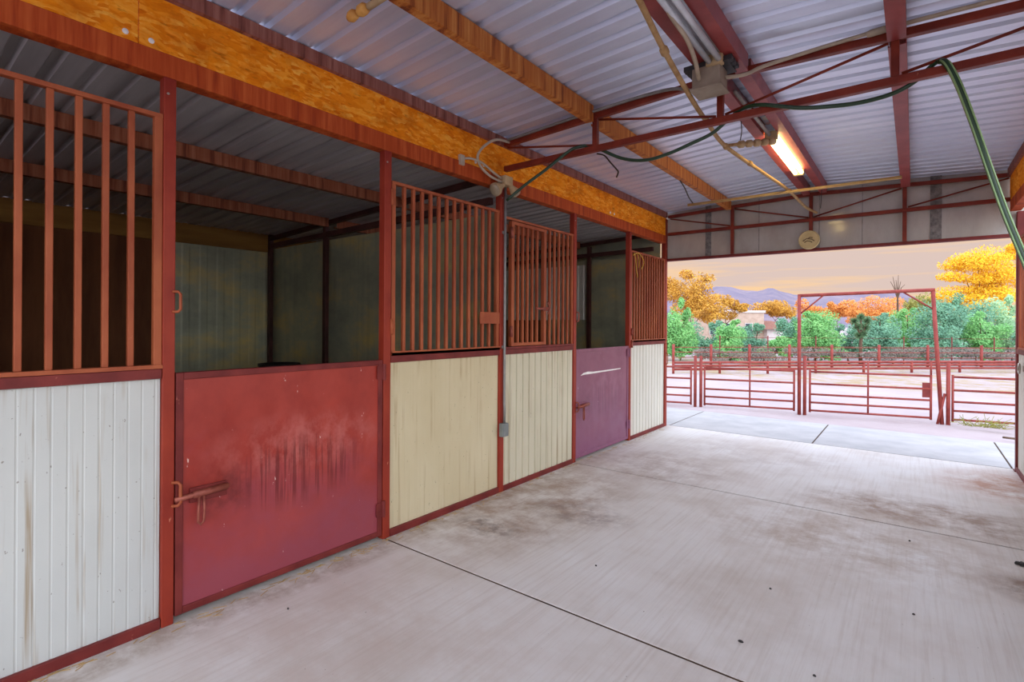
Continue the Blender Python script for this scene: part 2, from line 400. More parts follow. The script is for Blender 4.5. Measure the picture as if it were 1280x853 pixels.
# front gable wall above the opening
m = MB(); m.prism([(-.1,2.46),(XR+.1,2.46),(XR+.1,3.2),(XR/2,3.30),(-.1,3.2)], 'y', 7.53, 7.56)
fw = struct(m.build('wall_front', M['gable']))
for i, (a, b) in enumerate(((.55,.63), (3.04,3.14))):
    o = MB().box(a, b, 7.518, 7.53, 2.46, 3.2).build('trim_%d' % (i+2), M['gable_dark']); struct(o)
for i, x in enumerate((1.25, 1.95, 2.4)):
    struct(MB().box(x, x+.006, 7.526, 7.53, 2.46, 3.2).build('trim_%d' % (i+4), M['gable_dark']))
struct(MB().box(-.05, XR+.05, 7.49, 7.575, 2.44, 2.475).build('trim_7', M['rail']))
# gable end of the stall row beyond the aisle
struct(ribbed('y', 7.45, -4.1, -.08, 0, 2.9, .2, .002, .03, 1).build('wall_front_left', M['lining']))

# ------------------------------------------------------------------ POSTS of the left stall front
def loop(c, half, out, r, along=(0,0,1), outv=(1,0,0)):
    """D-shaped handle: a round bar leaving the surface, running along and returning"""
    c, al, ov = Vector(c), Vector(along), Vector(outv)
    pts = [c-al*half, c-al*half+ov*out*.7, c-al*half*.75+ov*out, c+al*half*.75+ov*out, c+al*half+ov*out*.7, c+al*half]
    return MB().tube(pts, r, 8)
POSTS = [(.993, .054, 'red steel post between the white panel and the big red door'),
         (2.335, .06, 'red steel post the big red door hinges on'),
         (3.61, .06, 'red steel post carrying the grey switch box'),
         (4.87, .056, 'red steel post on the latch side of the plum door'),
         (6.255, .056, 'red steel post the plum door hinges on'),
         (7.485, .075, 'thick dark red corner post at the left of the open barn end')]
for y, w, lab in POSTS:
    p = thing('steel_post', (-.03, y, 0), lab, 'post', 'steel posts of the left stall fronts')
    top = 2.70 if y < 7 else 3.06
    MB().box(-.06, 0, y-w/2, y+w/2, 0, top).build('shaft', M['post'], p, bevel=.004)
    MB().lathe([(.006,0),(.006,.004),(.003,.006)], (0, y-.01, 2.62), (1,0,0), 10).build('bolt', M['steel'], p)
    if y < 1:
        loop((0,y+.014,1.60), .05, .035, .007, outv=(.55,.83,0)).build('handle', M['bar'], p, smooth=True)
        loop((0,y+.014,.645), .058, .04, .008, outv=(.55,.83,0)).build('latch_loop', M['bar'], p, smooth=True)
    if 4 < y < 5:
        loop((0,y+.014,1.58), .05, .035, .007, outv=(.55,.83,0)).build('handle', M['hardware'], p, smooth=True)
        loop((0,y+.014,.60), .05, .04, .008, outv=(.55,.83,0)).build('latch_loop', M['hardware'], p, smooth=True)
    if y > 7: loop((0,y-.01,1.0), .08, .03, .006).build('handle', M['bar'], p, smooth=True)
for y, lab in ((7.485, 'dark red corner post at the right of the open barn end'),):
    p = thing('steel_post', (XR+.03, y, 0), lab, 'post')
    MB().box(XR, XR+.06, y-.035, y+.035, 0, 2.698).build('shaft', M['rail'], p, bevel=.004)
    MB().box(XR-.01, XR+.07, y-.05, y+.05, 0, .012).build('foot_plate', M['rail'], p)

# ------------------------------------------------------------------ STALL-FRONT PANELS, GRILLES, DOORS (face X = xf, s = side the aisle lies on)
GROOVE = ((0,0), (.05,1), (.86,1), (.92,0))
def front_panel(y0, y1, mat, label, pitch, dep, X=0, s=1, rail=.05):
    p = thing('half_wall', (X-.03*s, (y0+y1)/2, 0), label, 'half wall', 'ribbed half walls of the stall fronts')
    bx = lambda x0, x1, *r: MB().box(min(X+s*x0, X+s*x1), max(X+s*x0, X+s*x1), *r)
    ribbed('x', X-.022*s, y0, y1, .04, 1.225, pitch, dep, .012, s, GROOVE).build('sheet', mat, p)
    bx(-.05, 0.0, y0, y1, .0, rail).build('bottom_rail', M['rail'], p, bevel=.003)
    bx(-.05, 0.0, y0, y1, 1.222, 1.27).build('top_rail', M['rail'], p, bevel=.003)
    return p
front_panel(-1.2, .963, M['cream_near'], 'whitish ribbed stall panel with brown drip streaks, nearest, beside the big red door', .055, .0016)
front_panel(2.368, 3.578, M['cream_tan'], 'beige ribbed stall panel between the big red door and the switch box', .05, .0009)
front_panel(3.642, 4.840, M['cream_mid'], 'cream ribbed stall panel between the switch box and the plum door', .1, .012)
front_panel(6.285, 7.445, M['cream_far'], 'pale ribbed stall panel between the plum door and the corner post', .1, .012)
front_panel(6.1, 7.44, M['cream_far'], 'pale ribbed stall panel on the right side of the aisle', .1, .009, XR, -1)

def vbar(m, X, y, z0, z1, w=.025): return m.box(X-w/2, X+w/2, y-w/2, y+w/2, z0, z1)
def grille(y0, y1, ys, label, z1=2.51, X=-.025, ledge=True, mat='bar', grp='barred grilles of the stall fronts', frame_w=.035):
    p = thing('bar_grille', (X, (y0+y1)/2, 1.27), label, 'grille', grp)
    z0 = 1.272
    f = MB()
    for y in (y0+frame_w/2, y1-frame_w/2): vbar(f, X, y, z0, z1, frame_w)
    f.box(X-.02, X+.02, y0, y1, z1-.022, z1)
    f.build('frame', M[mat], p, bevel=.003)
    b = MB().box(X-.025, X+.03, y0, y1, z0, z0+.018)
    if ledge: b.box(X+.024, X+.03, y0, y1, z0, z0+.03)
    b.build('bottom_ledge', M['bar'], p)
    for y in ys: vbar(MB(), X, y, z0+.018, z1-.022).build('bar', M[mat], p, bevel=.003)
    return p
grille(-1.2, .965, [.839-.0975*i for i in range(21)], 'open red bar grille above the whitish panel at the left edge', 2.515, ledge=False)
g2 = grille(2.375, 3.575, [2.375+.035+.0868*(i+1) for i in range(12)], 'tall red bar grille above the beige panel, with a latch plate', 2.505)
MB().box(0, .012, 3.30, 3.56, 1.50, 1.60).build('latch_plate', M['bar'], g2, bevel=.003)
for z in (1.42, 2.33): MB().tube([(0,2.372,z),(0,2.372,z+.11)], .014, 8).build('hinge', M['bar'], g2, smooth=True)
# third grille: fixed strip + swinging feed door with its own bars
g3 = thing('bar_grille', (-.025, 4.24, 1.27), 'red bar grille with a small hinged feed door, above the cream panel', 'grille', 'barred grilles of the stall fronts')
f = MB(); vbar(f, -.025, 3.655, 1.272, 2.47, .03); vbar(f, -.025, 4.825, 1.272, 2.47, .03); f.box(-.045,-.005,3.64,4.84,2.448,2.47)
f.build('frame', M['bar'], g3, bevel=.003)
MB().box(-.05,.005,3.64,4.84,1.272,1.29).build('bottom_ledge', M['rail'], g3)
for y in (4.40, 4.487, 4.572, 4.657, 4.742): vbar(MB(), -.025, y, 1.29, 2.448, .024).build('bar', M['bar'], g3, bevel=.003)
fd = MB()
for y in (3.765, 4.29): vbar(fd, -.02, y, 1.295, 2.44, .042)
fd.box(-.04,0,3.765,4.29,2.41,2.44).box(-.04,0,3.765,4.29,1.295,1.325)
fd = fd.build('feed_door', M['bar'], g3, bevel=.003)
for y in (3.86,3.935,4.01,4.09,4.17): vbar(MB(), -.02, y, 1.325, 2.41, .022).build('bar', M['bar'], fd)
for z in (1.38, 2.28): MB().tube([(.006,3.735,z),(.006,3.735,z+.1)], .016, 8).build('hinge', M['hardware'], fd, smooth=True)
MB().box(0,.012,4.24,4.36,1.63,1.67).tube([(.02,4.10,1.65),(.02,4.30,1.65)], .011, 8).tube([(.02,4.3,1.60),(.03,4.33,1.66),(.02,4.3,1.72)], .008, 6).build('latch', M['hardware'], fd)
g4 = grille(6.29, 7.445, [6.325+.0835*(i+1) for i in range(12)], 'red bar grille above the pale panel nearest the open end, tied with twine', 2.47)
for z in (1.36, 1.20): MB().tube([(.008,6.29,z),(.008,6.29,z+.09)], .015, 8).build('hinge', M['hardware'], g4, smooth=True)
grille(6.1, 7.38, [6.2+.0865*i for i in range(13)], 'red bar grille at the right edge above the right side panel', 2.42, X=XR+.025)
m = MB(); m.tube(arc((XR-.02,7.10,1.09), .045, 0, 2*math.pi, (0,1,0), (0,0,1), 20), .010, 8, False)
rk = thing('ring_pull', (XR, 7.10, 1.04), 'round metal ring pull on the pale panel at the right edge', 'ring pull')
m.build('ring', M['steel'], rk, smooth=True); MB().lathe([(.062,0),(.062,.006),(.03,.012),(.03,.016)], (XR+.024,7.10,1.09), (-1,0,0), 24).build('back_plate', M['steel'], rk, smooth=False)

def stall_door(y0, y1, mat, label, zt, latch_y, latch_z, fmat):
    d = thing('stall_door', (-.025, (y0+y1)/2, .03), label, 'stall door')
    sh = MB().box(-.04, -.012, y0+.03, y1-.03, .06, zt-.03); o = sh.build('sheet', mat, None, (-.025, y0, 0))
    o.parent = d; o.location = Vector((-.025, y0, 0))-d.location
    f = MB().box(-.045,-.004,y0,y0+.036,.03,zt).box(-.045,-.004,y1-.036,y1,.03,zt).box(-.045,-.004,y0+.036,y1-.036,zt-.036,zt).box(-.045,-.004,y0+.036,y1-.036,.03,.066)
    f.build('frame', fmat, d, bevel=.004)
    la = MB().tube([(.02,latch_y-.055,latch_z-.006),(.02,latch_y+.20,latch_z+.008)], .0125, 10)
    la.tube([(.02,latch_y+.03,latch_z-.002),(.02,latch_y+.19,latch_z+.007)], .019, 10)
    la = la.build('slide_bolt', M['hardware'], d, smooth=True)
    MB().box(-.012,.004,latch_y+.02,latch_y+.20,latch_z-.045,latch_z+.03).build('bolt_plate', fmat, la, bevel=.002)
    c = Vector((.03, latch_y+.062, latch_z-.01))
    MB().tube([c+Vector((0,.012,0)), c+Vector((.004,.014,-.08)), c+Vector((.006,.010,-.13)), c+Vector((.006,-.004,-.145)), c+Vector((.006,-.016,-.13)), c+Vector((.004,-.014,-.08)), c+Vector((0,-.008,0))], .0065, 8).build('bolt_handle', M['hardware'], la, smooth=True)
    for z in (.16, zt-.14):
        h = MB().tube([(.004,y1+.005,z),(.004,y1+.005,z+.11)], .013, 10); h.box(-.004,.002,y1-.05,y1,z+.01,z+.1)
        h.build('hinge', fmat, d, smooth=False)
    return d
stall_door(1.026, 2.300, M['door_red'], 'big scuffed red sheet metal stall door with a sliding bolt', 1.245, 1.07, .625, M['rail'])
d2 = stall_door(4.905, 6.22, M['door_plum'], 'plum coloured stall door with a long white scratch', 1.225, 4.95, .60, M['door_plum'])
sc = MB().add([(-.0105,y,z) for y, z in ((5.01,.930),(5.10,.936),(5.25,.934),(5.5,.937),(5.75,.938),(6.0,.943),(6.0,.953),(5.8,.954),(5.55,.955),(5.3,.956),(5.17,.965),(5.07,.956))], [tuple(range(12))])
o = sc.build('scratch', M['white'], d2); o['label'] = 'long white scrape'

# yellow twine tied on the far grille
m = MB().tube(spline([(.012,6.30,2.40),(.02,6.42,2.44),(.012,6.55,2.42),(.02,6.62,2.34),(.012,6.56,2.24)]), .006, 6)
m.tube(spline([(.014,6.32,2.44),(.02,6.36,2.36),(.014,6.40,2.22),(.02,6.43,2.12)]), .005, 6)
m.tube(spline([(.014,6.44,2.43),(.02,6.47,2.34),(.016,6.46,2.25)]), .005, 6)
tag(m.build('twine', M['twine'], None, (.01,6.4,2.1), smooth=True), 'loop of yellow twine tied on the far bar grille', 'twine')

# ------------------------------------------------------------------ HEADERS, OSB, PURLINS
def cprof(x, z0, z1, fl, s, t_=.004):
    """C section: web at x, flanges running to x - s*fl"""
    a = x-s*fl
    return [(x,z0),(x,z1),(a,z1),(a,z1-.018),(a+s*t_,z1-.018),(a+s*t_,z1-t_),(x-s*t_,z1-t_),(x-s*t_,z0+t_),(a+s*t_,z0+t_),(a+s*t_,z0+.018),(a,z0+.018),(a,z0)]
def purlin(name, x, z0, z1, y0, y1, s, mat, label, fl=.06, group='roof purlins', cat='purlin'):
    o = MB().prism(cprof(x, z0, z1, fl, s), 'y', y0, y1).build(name, M[mat], None, (x, (y0+y1)/2, z0))
    return tag(o, label, cat, group)
tag(MB().box(-.09, 0, Y0, 7.445, 2.70, 2.815).build('header_beam', M['header'], None, (0,2.5,2.7), bevel=.004), 'long rusty red header beam over the left stall doors', 'beam')
tag(MB().box(XR-.055, XR+.03, Y0, 7.445, 2.70, 2.815).build('header_beam', M['header'], None, (XR,2.5,2.7), bevel=.004), 'rusty red header beam at the right edge under the orange board', 'beam')
osb_l = ['nearest orange strand board above the left stalls', 'orange strand board above the big red door', 'orange strand board above the plum door', 'orange strand board at the far end over the corner post']
for i, (a, b) in enumerate(((Y0,.858), (.862,3.298), (3.302,5.738), (5.742,7.5))):
    p = thing('strand_board', (-.012, (a+b)/2, 2.815), osb_l[i], 'board', 'strand boards above the left stalls')
    MB().box(-.03, -.006, a, b, 2.816, 3.075).build('board', M['osb'], p)
    for y in ([b-.05, a+.05] if 0 < i else [b-.05]):
        if y < 7: MB().lathe([(.013,0),(.013,.003),(.006,.006)], (-.006, y, 2.85), (1,0,0), 12).build('washer', M['white'], p)
tag(MB().box(XR-.05, XR-.026, 4.6, 7.5, 2.816, 3.075).build('strand_board', M['osb'], None, (XR,6,2.816)), 'orange strand board at the right edge of the barn', 'board')
struct(MB().box(XR-.05, XR-.026, Y0, 4.597, 2.816, 3.075).build('trim_8', M['osb']))
purlin('eave_purlin', .03, 3.072, 3.148, Y0, 7.44, 1, 'eave', 'brown streaked eave channel above the left orange boards')
purlin('eave_purlin', XR-.075, 3.072, 3.148, Y0, 7.44, -1, 'eave', 'brown streaked eave channel above the right orange board')
for y0, y1, w in ((Y0, 3.565, 'near'), (3.635, 7.40, 'far')):
    purlin('roof_purlin', .93, 3.07, 3.195, y0, y1, 1, 'purlin', 'rust streaked orange roof purlin left of the ridge, %s side of the middle truss' % w)
    purlin('roof_purlin', 1.87, 3.135, 3.245, y0, y1, 1, 'purlin_red', 'left red ridge purlin beside the light fixtures, %s side of the middle truss' % w, .08)
    purlin('roof_purlin', 2.05, 3.135, 3.245, y0, y1, 1, 'purlin_red', 'right red ridge purlin beside the light fixtures, %s side of the middle truss' % w, .075)
    purlin('roof_purlin', 2.86, 3.08, 3.195, y0, y1, 1, 'purlin_red', 'dull red roof purlin right of the ridge, %s side of the middle truss' % w, .085)
for x, lab in ((-1.3, 'first streaked purlin under the stall roof, inside from the header'), (-2.6, 'second streaked purlin deep under the stall roof')):
    z = SZ(x)-.004
    purlin('stall_purlin', x, z-.10, z, Y0, 3.55, 1, 'stall_purlin', lab+', nearest stall', group='stall roof purlins')
    purlin('stall_purlin', x, z-.10, z, 3.66, 7.2, 1, 'stall_purlin', lab+', far stall behind the bars', group='stall roof purlins')

# ------------------------------------------------------------------ TRUSSES
def truss(y, label, zc0, zc1, zb, w, right=XR):
    T = thing('roof_truss', (XR/2, y, zb), label, 'truss', 'steel roof trusses')
    mid = XR/2
    MB().bar((.03,y,zc0), (mid,y,zc1), w, w).build('top_chord', M['truss'], T, bevel=.004)
    MB().bar((mid,y,zc1), (XR-.03,y,zc0), w, w).build('top_chord', M['truss'], T, bevel=.004)
    MB().bar((.03,y,zb), (XR-.03,y,zb), w, w).build('bottom_chord', M['truss'], T, bevel=.004)
    q = w/2
    for x in (.93, mid, 2.81):
        zt = zc0+(zc1-zc0)*(1-abs(x-mid)/mid)
        MB().box(x-.02, x+.02, y-.02, y+.02, zb+q, zt-q).build('strut', M['truss'], T, bevel=.003)
    a = lambda x: zc0+(zc1-zc0)*(1-abs(x-mid)/mid)-q-.012
    b = zb+q+.012
    for x0, z0, x1, z1 in ((.06,a(.06),.90,b), (.96,a(.96),mid-.03,b), (mid+.03,b,2.78,a(2.78)), (2.84,b,XR-.06,a(XR-.06))):
        MB().tube([(x0,y,z0),(x1,y,z1)], .009, 8).build('brace', M['truss'], T, smooth=True)
    return T
T1 = truss(3.60, 'red steel roof truss across the middle of the aisle', 3.085, 3.160, 2.868, .045)
for z in (3.10, 3.13): pass
T2 = truss(7.465, 'red steel roof truss standing against the front gable wall', 3.085, 3.15, 2.830, .042)
for x in (.93, XR/2, 2.81): MB().box(x-.02, x+.02, 7.445, 7.485, 2.475, 2.809).build('hanger', M['truss'], T2, bevel=.003)

# ------------------------------------------------------------------ LIGHTS, CONDUITS, BOXES
def fixture(y0, y1, lit, label):
    f_ = thing('ridge_light', (1.945, (y0+y1)/2, 3.2), label, 'light', 'twin tube lights along the ridge')
    MB().box(1.885, 1.985, y0, y1, 3.145, 3.20).build('channel', M['chan'], f_, bevel=.004)
    for x in (1.905, 1.962):
        MB().tube([(x,y0+.07,3.105),(x,y1-.07,3.105)], .017, 12).build('tube', M['lit' if lit else 'unlit'], f_, smooth=True)
    for y in (y0+.045, y1-.045): MB().box(1.885, 1.982, y-.025, y+.025, 3.08, 3.145).build('lamp_holder', M['dust_beige'], f_, bevel=.004)
    return f_
fixture(4.80, 6.22, True, 'lit twin tube light glowing warm on the ridge beyond the middle truss')
fixture(1.95, 3.30, False, 'unlit twin tube light on the ridge before the middle truss')
c_ = MB().tube([(1.93,3.72,3.09),(1.93,4.78,3.105)], .014, 8)
tag(c_.build('conduit_pipe', M['grey_metal'], None, (1.93,3.72,3.09), smooth=True), 'short grey conduit on the ridge leading to the lit light', 'conduit')

B = thing('junction_box', (1.87, 3.36, 2.98), 'dusty grey junction box hanging from the dark board at the ridge', 'junction box')
MB().box(1.795, 1.965, 3.25, 3.41, 2.965, 3.095).build('box', M['box_metal'], B, bevel=.006)
MB().box(1.785, 1.975, 3.24, 3.42, 2.958, 2.972).build('cover', M['box_metal'], B, bevel=.003)
pl = MB()
for k in range(3): pl.box(1.74, 2.03, 3.26+.06*k, 3.305+.06*k, 3.096+.004*k, 3.128)
pl.box(1.76, 2.01, 3.25, 3.45, 3.094, 3.10); pl.build('mounting_board', M['dark_plate'], B, bevel=.002)
tag(MB().tube(spline([(1.93,2.2,3.12),(1.90,2.6,3.10),(1.90,2.85,3.08),(1.88,3.05,3.05),(1.85,3.20,3.03),(1.84,3.255,3.02)]), .013, 8).build('conduit_cable', M['cable'], None, (1.93,2.2,3.1), smooth=True), 'pale bent cable coming down the ridge into the junction box', 'cable')

tag(MB().tube(spline([(.09,3.555,3.10),(.93,3.555,3.145),(1.5,3.555,3.155),(1.70,3.50,3.08),(1.795,3.38,3.03)]), .012, 8).build('conduit_pipe', M['grey_metal'], None, (.09,3.555,3.1), smooth=True), 'grey conduit along the truss left of the junction box', 'conduit')
tag(MB().tube(spline([(1.965,3.36,3.04),(2.06,3.46,3.07),(2.2,3.55,3.135),(2.81,3.555,3.155),(3.7,3.555,3.125)]), .012, 8).build('conduit_pipe', M['cable'], None, (1.965,3.36,3.04), smooth=True), 'pale conduit along the truss right of the junction box', 'conduit')
tag(MB().tube([(2.68,3.555,3.150),(2.70,3.555,3.152),(2.76,3.555,3.153),(2.78,3.555,3.154)], [.016,.02,.02,.016], 10).build('conduit_coupling', M['cable'], None, (2.7,3.555,3.15), smooth=True), 'metal coupling on the right conduit beside the dull red purlin', 'coupling')

# flood light on the post with looping cables
F = thing('flood_light', (.02, 3.58, 2.70), 'dusty twin flood light over the switch box post with looped cables', 'flood light')
MB().box(.0, .09, 3.53, 3.64, 2.715, 2.795).build('junction_box', M['dust_beige'], F, bevel=.006)
for (o, ax, mt) in (((.06,3.545,2.715), (-.05,-.85,-.5), 'lampglass'), ((.06,3.62,2.735), (.35,.55,-.75), 'dust_beige')):
    k = .8 if mt == 'dust_beige' else 1
    h = MB().lathe([(.018,0),(.022,.03*k),(.03,.06*k),(.055*k,.10*k),(.06*k,.13*k),(.05*k,.135*k)], o, ax, 18).build('lamp_head', M['dust_beige'], F, smooth=True)
    a_ = Vector(ax).normalized()
    MB().lathe([(.055*k,0),(.045*k,.012),(.02,.018),(.001,.02)], Vector(o)+a_*.133*k, ax, 18).build('lens', M['lampglass'], h, smooth=True)
MB().tube(spline([(.09,3.60,3.09),(.10,3.40,3.06),(.08,3.27,2.98),(.06,3.20,2.88),(.06,3.24,2.80),(.06,3.36,2.75),(.05,3.53,2.735)]), .011, 8).build('cable', M['cable'], F, smooth=True)
MB().tube(spline([(.0,3.09,2.84),(.04,3.14,2.845),(.06,3.25,2.835),(.06,3.40,2.79),(.05,3.53,2.765)]), .010, 8).build('cable', M['cable'], F, smooth=True)
MB().box(-.006,.02,3.04,3.09,2.78,2.86).build('cable_clip', M['cable'], F)

S = thing('switch_box', (.02, 3.61, .50), 'small grey switch box low on the post with a conduit above', 'switch box')
MB().box(.001, .05, 3.568, 3.645, .50, .62).build('box', M['box_grey'], S, bevel=.008)
MB().box(.05, .056, 3.572, 3.641, .505, .615).build('cover', M['box_grey'], S, bevel=.003)
MB().tube([(.022,3.622,.62),(.022,3.622,.74),(.018,3.622,.80),(.018,3.622,2.0),(.018,3.622,2.712)], .0115, 10).build('conduit', M['grey_metal'], S, smooth=True)
for z in (1.28, 2.3): MB().box(.001,.012,3.60,3.645,z,z+.025).build('strap', M['grey_metal'], S)

# dusty tan cord slung below the ridge with insulators
P_ = thing('tan_cord', (1.8, 3.8, 2.95), 'thick dusty tan cord slung along under the ridge', 'cord')
pts = [(1.91,1.9,3.045),(1.88,2.25,3.02),(1.81,2.77,3.0),(1.75,3.4,2.965),(1.72,3.8,2.955),(1.665,4.48,2.975),(1.73,5.52,2.99),(1.80,6.4,2.99),(1.86,7.1,2.93),(1.94,7.40,2.90)]
MB().tube(spline(pts, 8), .016, 8).build('cord', M['tan_cord'], P_, smooth=True)
for q in (2.76, 3.79, 4.47, 5.1, 6.42):
    for i in range(len(pts)-1):
        if pts[i][1] <= q <= pts[i+1][1]:
            k = (q-pts[i][1])/(pts[i+1][1]-pts[i][1]); c = Vector(pts[i]).lerp(Vector(pts[i+1]), k)
            d = (Vector(pts[i+1])-Vector(pts[i])).normalized()
            MB().tube([c-d*.035, c-d*.02, c+d*.02, c+d*.035], [.016,.024,.024,.016], 10).build('knot', M['tan_cord'], P_, smooth=True)
MB().tube(spline([(1.665,4.47,2.98),(1.75,4.55,3.0),(1.83,4.68,3.03)]), .014, 8).build('side_cord', M['tan_cord'], P_, smooth=True)
a_, b_ = Vector((1.74,4.56,3.0)), Vector((1.94,4.83,3.06))
for i in range(5):
    c = a_.lerp(b_, i/4.3); d = (b_-a_).normalized()
    MB().tube([c, c+d*.012, c+d*.045, c+d*.057], [.02,.031,.031,.02], 12).build('insulator', M['dust_beige'], P_, smooth=True)

tag(MB().tube([(.72,6.30,2.955),(2.80,6.33,2.955)], .016, 10).build('hanging_pole', M['wood_pole'], None, (.72,6.3,2.955), smooth=True), 'thin tan pole hung crosswise under the roof near the lit light', 'pole')
def wire(pts, r, label, mat='black_wire'):
    return tag(MB().tube(spline(pts, 5), r, 6).build('hanging_wire', M[mat], None, pts[0], smooth=True), label, 'wire')
wire([(.88,5.58,3.075),(.86,5.8,3.03),(.80,6.1,3.0),(.78,6.30,2.972)], .008, 'dark chain holding the left end of the tan pole')
wire([(.91,3.66,2.85),(.98,3.65,2.82),(1.03,3.65,2.76),(1.08,3.65,2.70),(1.10,3.65,2.67),(1.085,3.65,2.63)], .006, 'short barbed dark wire dangling under the left of the middle truss')
wire([(1.80,4.40,3.13),(1.80,4.42,3.06),(1.79,4.42,2.985)], .004, 'thin dark wire from the ridge holding the cord insulators')
wire([(2.03,7.1,3.13),(2.02,7.15,3.02),(2.0,7.25,2.92)], .004, 'thin dark wire hanging near the gable wall')

# green hose over the truss
hp = [(.13,3.50,2.56),(.30,3.53,2.67),(.50,3.555,2.775),(.68,3.57,2.875),(.78,3.585,2.908),(.90,3.615,2.895),(1.12,3.66,2.775),(1.31,3.665,2.725),(1.48,3.66,2.735),(1.65,3.65,2.77),(1.80,3.645,2.81),(1.90,3.635,2.87),(1.98,3.615,2.910),(2.06,3.585,2.913),(2.16,3.555,2.885),(2.35,3.545,2.815),(2.52,3.55,2.785),(2.66,3.60,2.79),(2.80,3.65,2.82),(2.90,3.645,2.86),(2.97,3.615,2.912),(3.005,3.585,2.914),(3.035,3.55,2.87),(3.08,3.54,2.74),(3.14,3.54,2.52),(3.20,3.54,2.28),(3.26,3.54,2.05),(3.34,3.54,1.78),(3.42,3.54,1.5),(3.50,3.53,1.2),(3.56,3.52,.7),(3.58,3.50,.2),(3.56,3.42,.03),(3.50,3.25,.016),(3.55,3.0,.016),(3.62,2.8,.016)]
H = thing('garden_hose', (3.55, 3.1, 0), 'dark green garden hose draped over the middle truss and hanging down at right', 'hose')
sp_ = spline(hp, 6)
MB().tube(sp_, [.0125]*126+[.0165]*(len(sp_)-126), 10).build('hose', M['hose'], H, smooth=True)
for off in ((-.012,-.0125,.004), (.0115,-.0125,0)):
    MB().tube([p+Vector(off) for p in sp_[128:]], .0045, 6).build('stripe', M['hose_stripe'], H, smooth=True)
# a second dark length beside it
# lamp holder with tube end at the top of the frame
L = thing('lamp_holder', (.8, 1.53, 3.0), 'orange dusty socket and tube end hanging under the roof at the top edge', 'lamp holder')
MB().tube([(.69,1.53,3.0),(.71,1.53,3.0),(.73,1.53,3.005),(.755,1.53,3.0)], [.016,.026,.026,.018], 12).build('socket', M['socket'], L, smooth=True)
MB().tube([(.765,1.532,3.0),(.785,1.532,3.004),(.81,1.532,3.006),(.83,1.532,3.0)], [.018,.028,.028,.02], 12).build('socket', M['socket'], L, smooth=True)
MB().tube([(.84,1.535,3.005),(1.2,1.55,3.03)], .017, 12).build('tube', M['dust_beige'], L, smooth=True)
MB().tube([(.86,1.535,3.02),(.86,1.535,3.20)], .005, 6).build('hanger', M['black_wire'], L, smooth=True)

# round plaque with a dark mark on the gable wall
q = thing('round_plaque', (1.86, 7.43, 2.47), 'round tan plaque with a dark mark hung above the opening', 'plaque')
cc = Vector((1.855, 7.46, 2.575))
MB().lathe([(.118,0),(.118,.02),(.110,.028),(.100,.022),(.001,.022)], cc+Vector((0,-.015,0)), (0,-1,0), 40).build('disc', M['plaque'], q, smooth=False)
mk = MB()
for pts in ([(-.06,-.01),(-.03,.014),(0,.012),(.03,.004),(.06,-.02)], [(-.05,-.03),(-.02,-.012),(.01,-.018),(.035,-.035)], [(-.01,.012),(.01,.03),(.04,.022)], [(-.05,.005),(-.065,-.015)]):
    mk.tube([cc+Vector((x,-.040,z)) for x, z in pts], .006, 6)
mk.build('mark', M['plaque_mark'], q, smooth=True)
MB().tube([cc+Vector((0,.07,.09)), cc+Vector((0,-.005,.09))], .006, 6).build('hook', M['steel'], q)

# black feed tub on the partition in the nearest stall
ft = thing('feed_tub', (-3.3, 3.35, .6), 'black rubber feed tub just showing over the big red door', 'tub')
MB().lathe([(.14,0),(.19,.10),(.22,.36),(.24,.37),(.24,.40),(.21,.40),(.18,.12),(.02,.10)], (-3.25,3.30,.60), (0,0,1), 24).build('tub', M['black_rubber'], ft, smooth=True)
MB().box(-3.33,-3.17,3.50,3.60,.72,.97).build('bracket', M['black_rubber'], ft)

# straw and litter on the slab
m = MB()
for i in range(240):
    y = random.uniform(.3, 7.3); x = abs(random.gauss(0,.035))+.006; a = random.gauss(math.pi/2, .5); l = random.uniform(.02,.07)
    p = Vector((x,y,.003)); d_ = Vector((math.cos(a),math.sin(a),0))*l/2; m.bar(p-d_, p+d_, .003, .002)
tag(m.build('straw', M['straw'], None, (.05,3,0)), 'wisps of straw along the foot of the left stall fronts', 'straw', kind='stuff')
LIT = [(926,803,'dark chip on the near slab, the largest of the chips, near the bottom edge'),(1018,846,'dark crumb on the slab right at the bottom edge'),(745,708,'lone dark crumb in the middle of the near slab'),(963,737,'dark crumb on the slab left of the broom streaks'),(1142,769,'dark crumb on the slab under the broom streaks'),(1137,677,'dark crumb beside the far slab joint'),(360,806-44,'dark crumb in front of the big red door')]
for x, y, lab in LIT:
    d = 1.5*FPX/(y-(405+(x-640)*.0059)); c = at(x, y, d); c.z = .0
    s_ = .0075 if 'largest' in lab else .004
    m = MB().lathe([(s_*.8,0),(s_,.004),(s_*.6,.008),(.001,.009)], c, (0,0,1), 7)
    m.v = [(c.x+(v[0]-c.x)*1.8, v[1], v[2]) for v in m.v]
    tag(m.build('debris', M['black_wire'], None, c), lab, 'debris')
c = at(1279,708, 1.5*FPX/(708-409)); c.z = 0
m = MB(); 
for i in range(9): 
    a = random.uniform(0,6.28); r_ = random.uniform(0,.03); m.lathe([(.008,0),(.014,.008),(.008,.018),(.001,.02)], c+Vector((r_*math.cos(a), r_*math.sin(a), 0)), (random.uniform(-.3,.3),random.uniform(-.3,.3),1), 7)
tag(m.build('dirt_clod', M['black_wire'], None, c), 'small dark clump on a brown stain at the right edge', 'clump')

# right side of the aisle outside the frame (open half wall of the opposite stalls)
struct(MB().box(XR+.0, XR+.03, Y0, 6.05, 0, 1.25).build('wall_right', M['cream_far']))

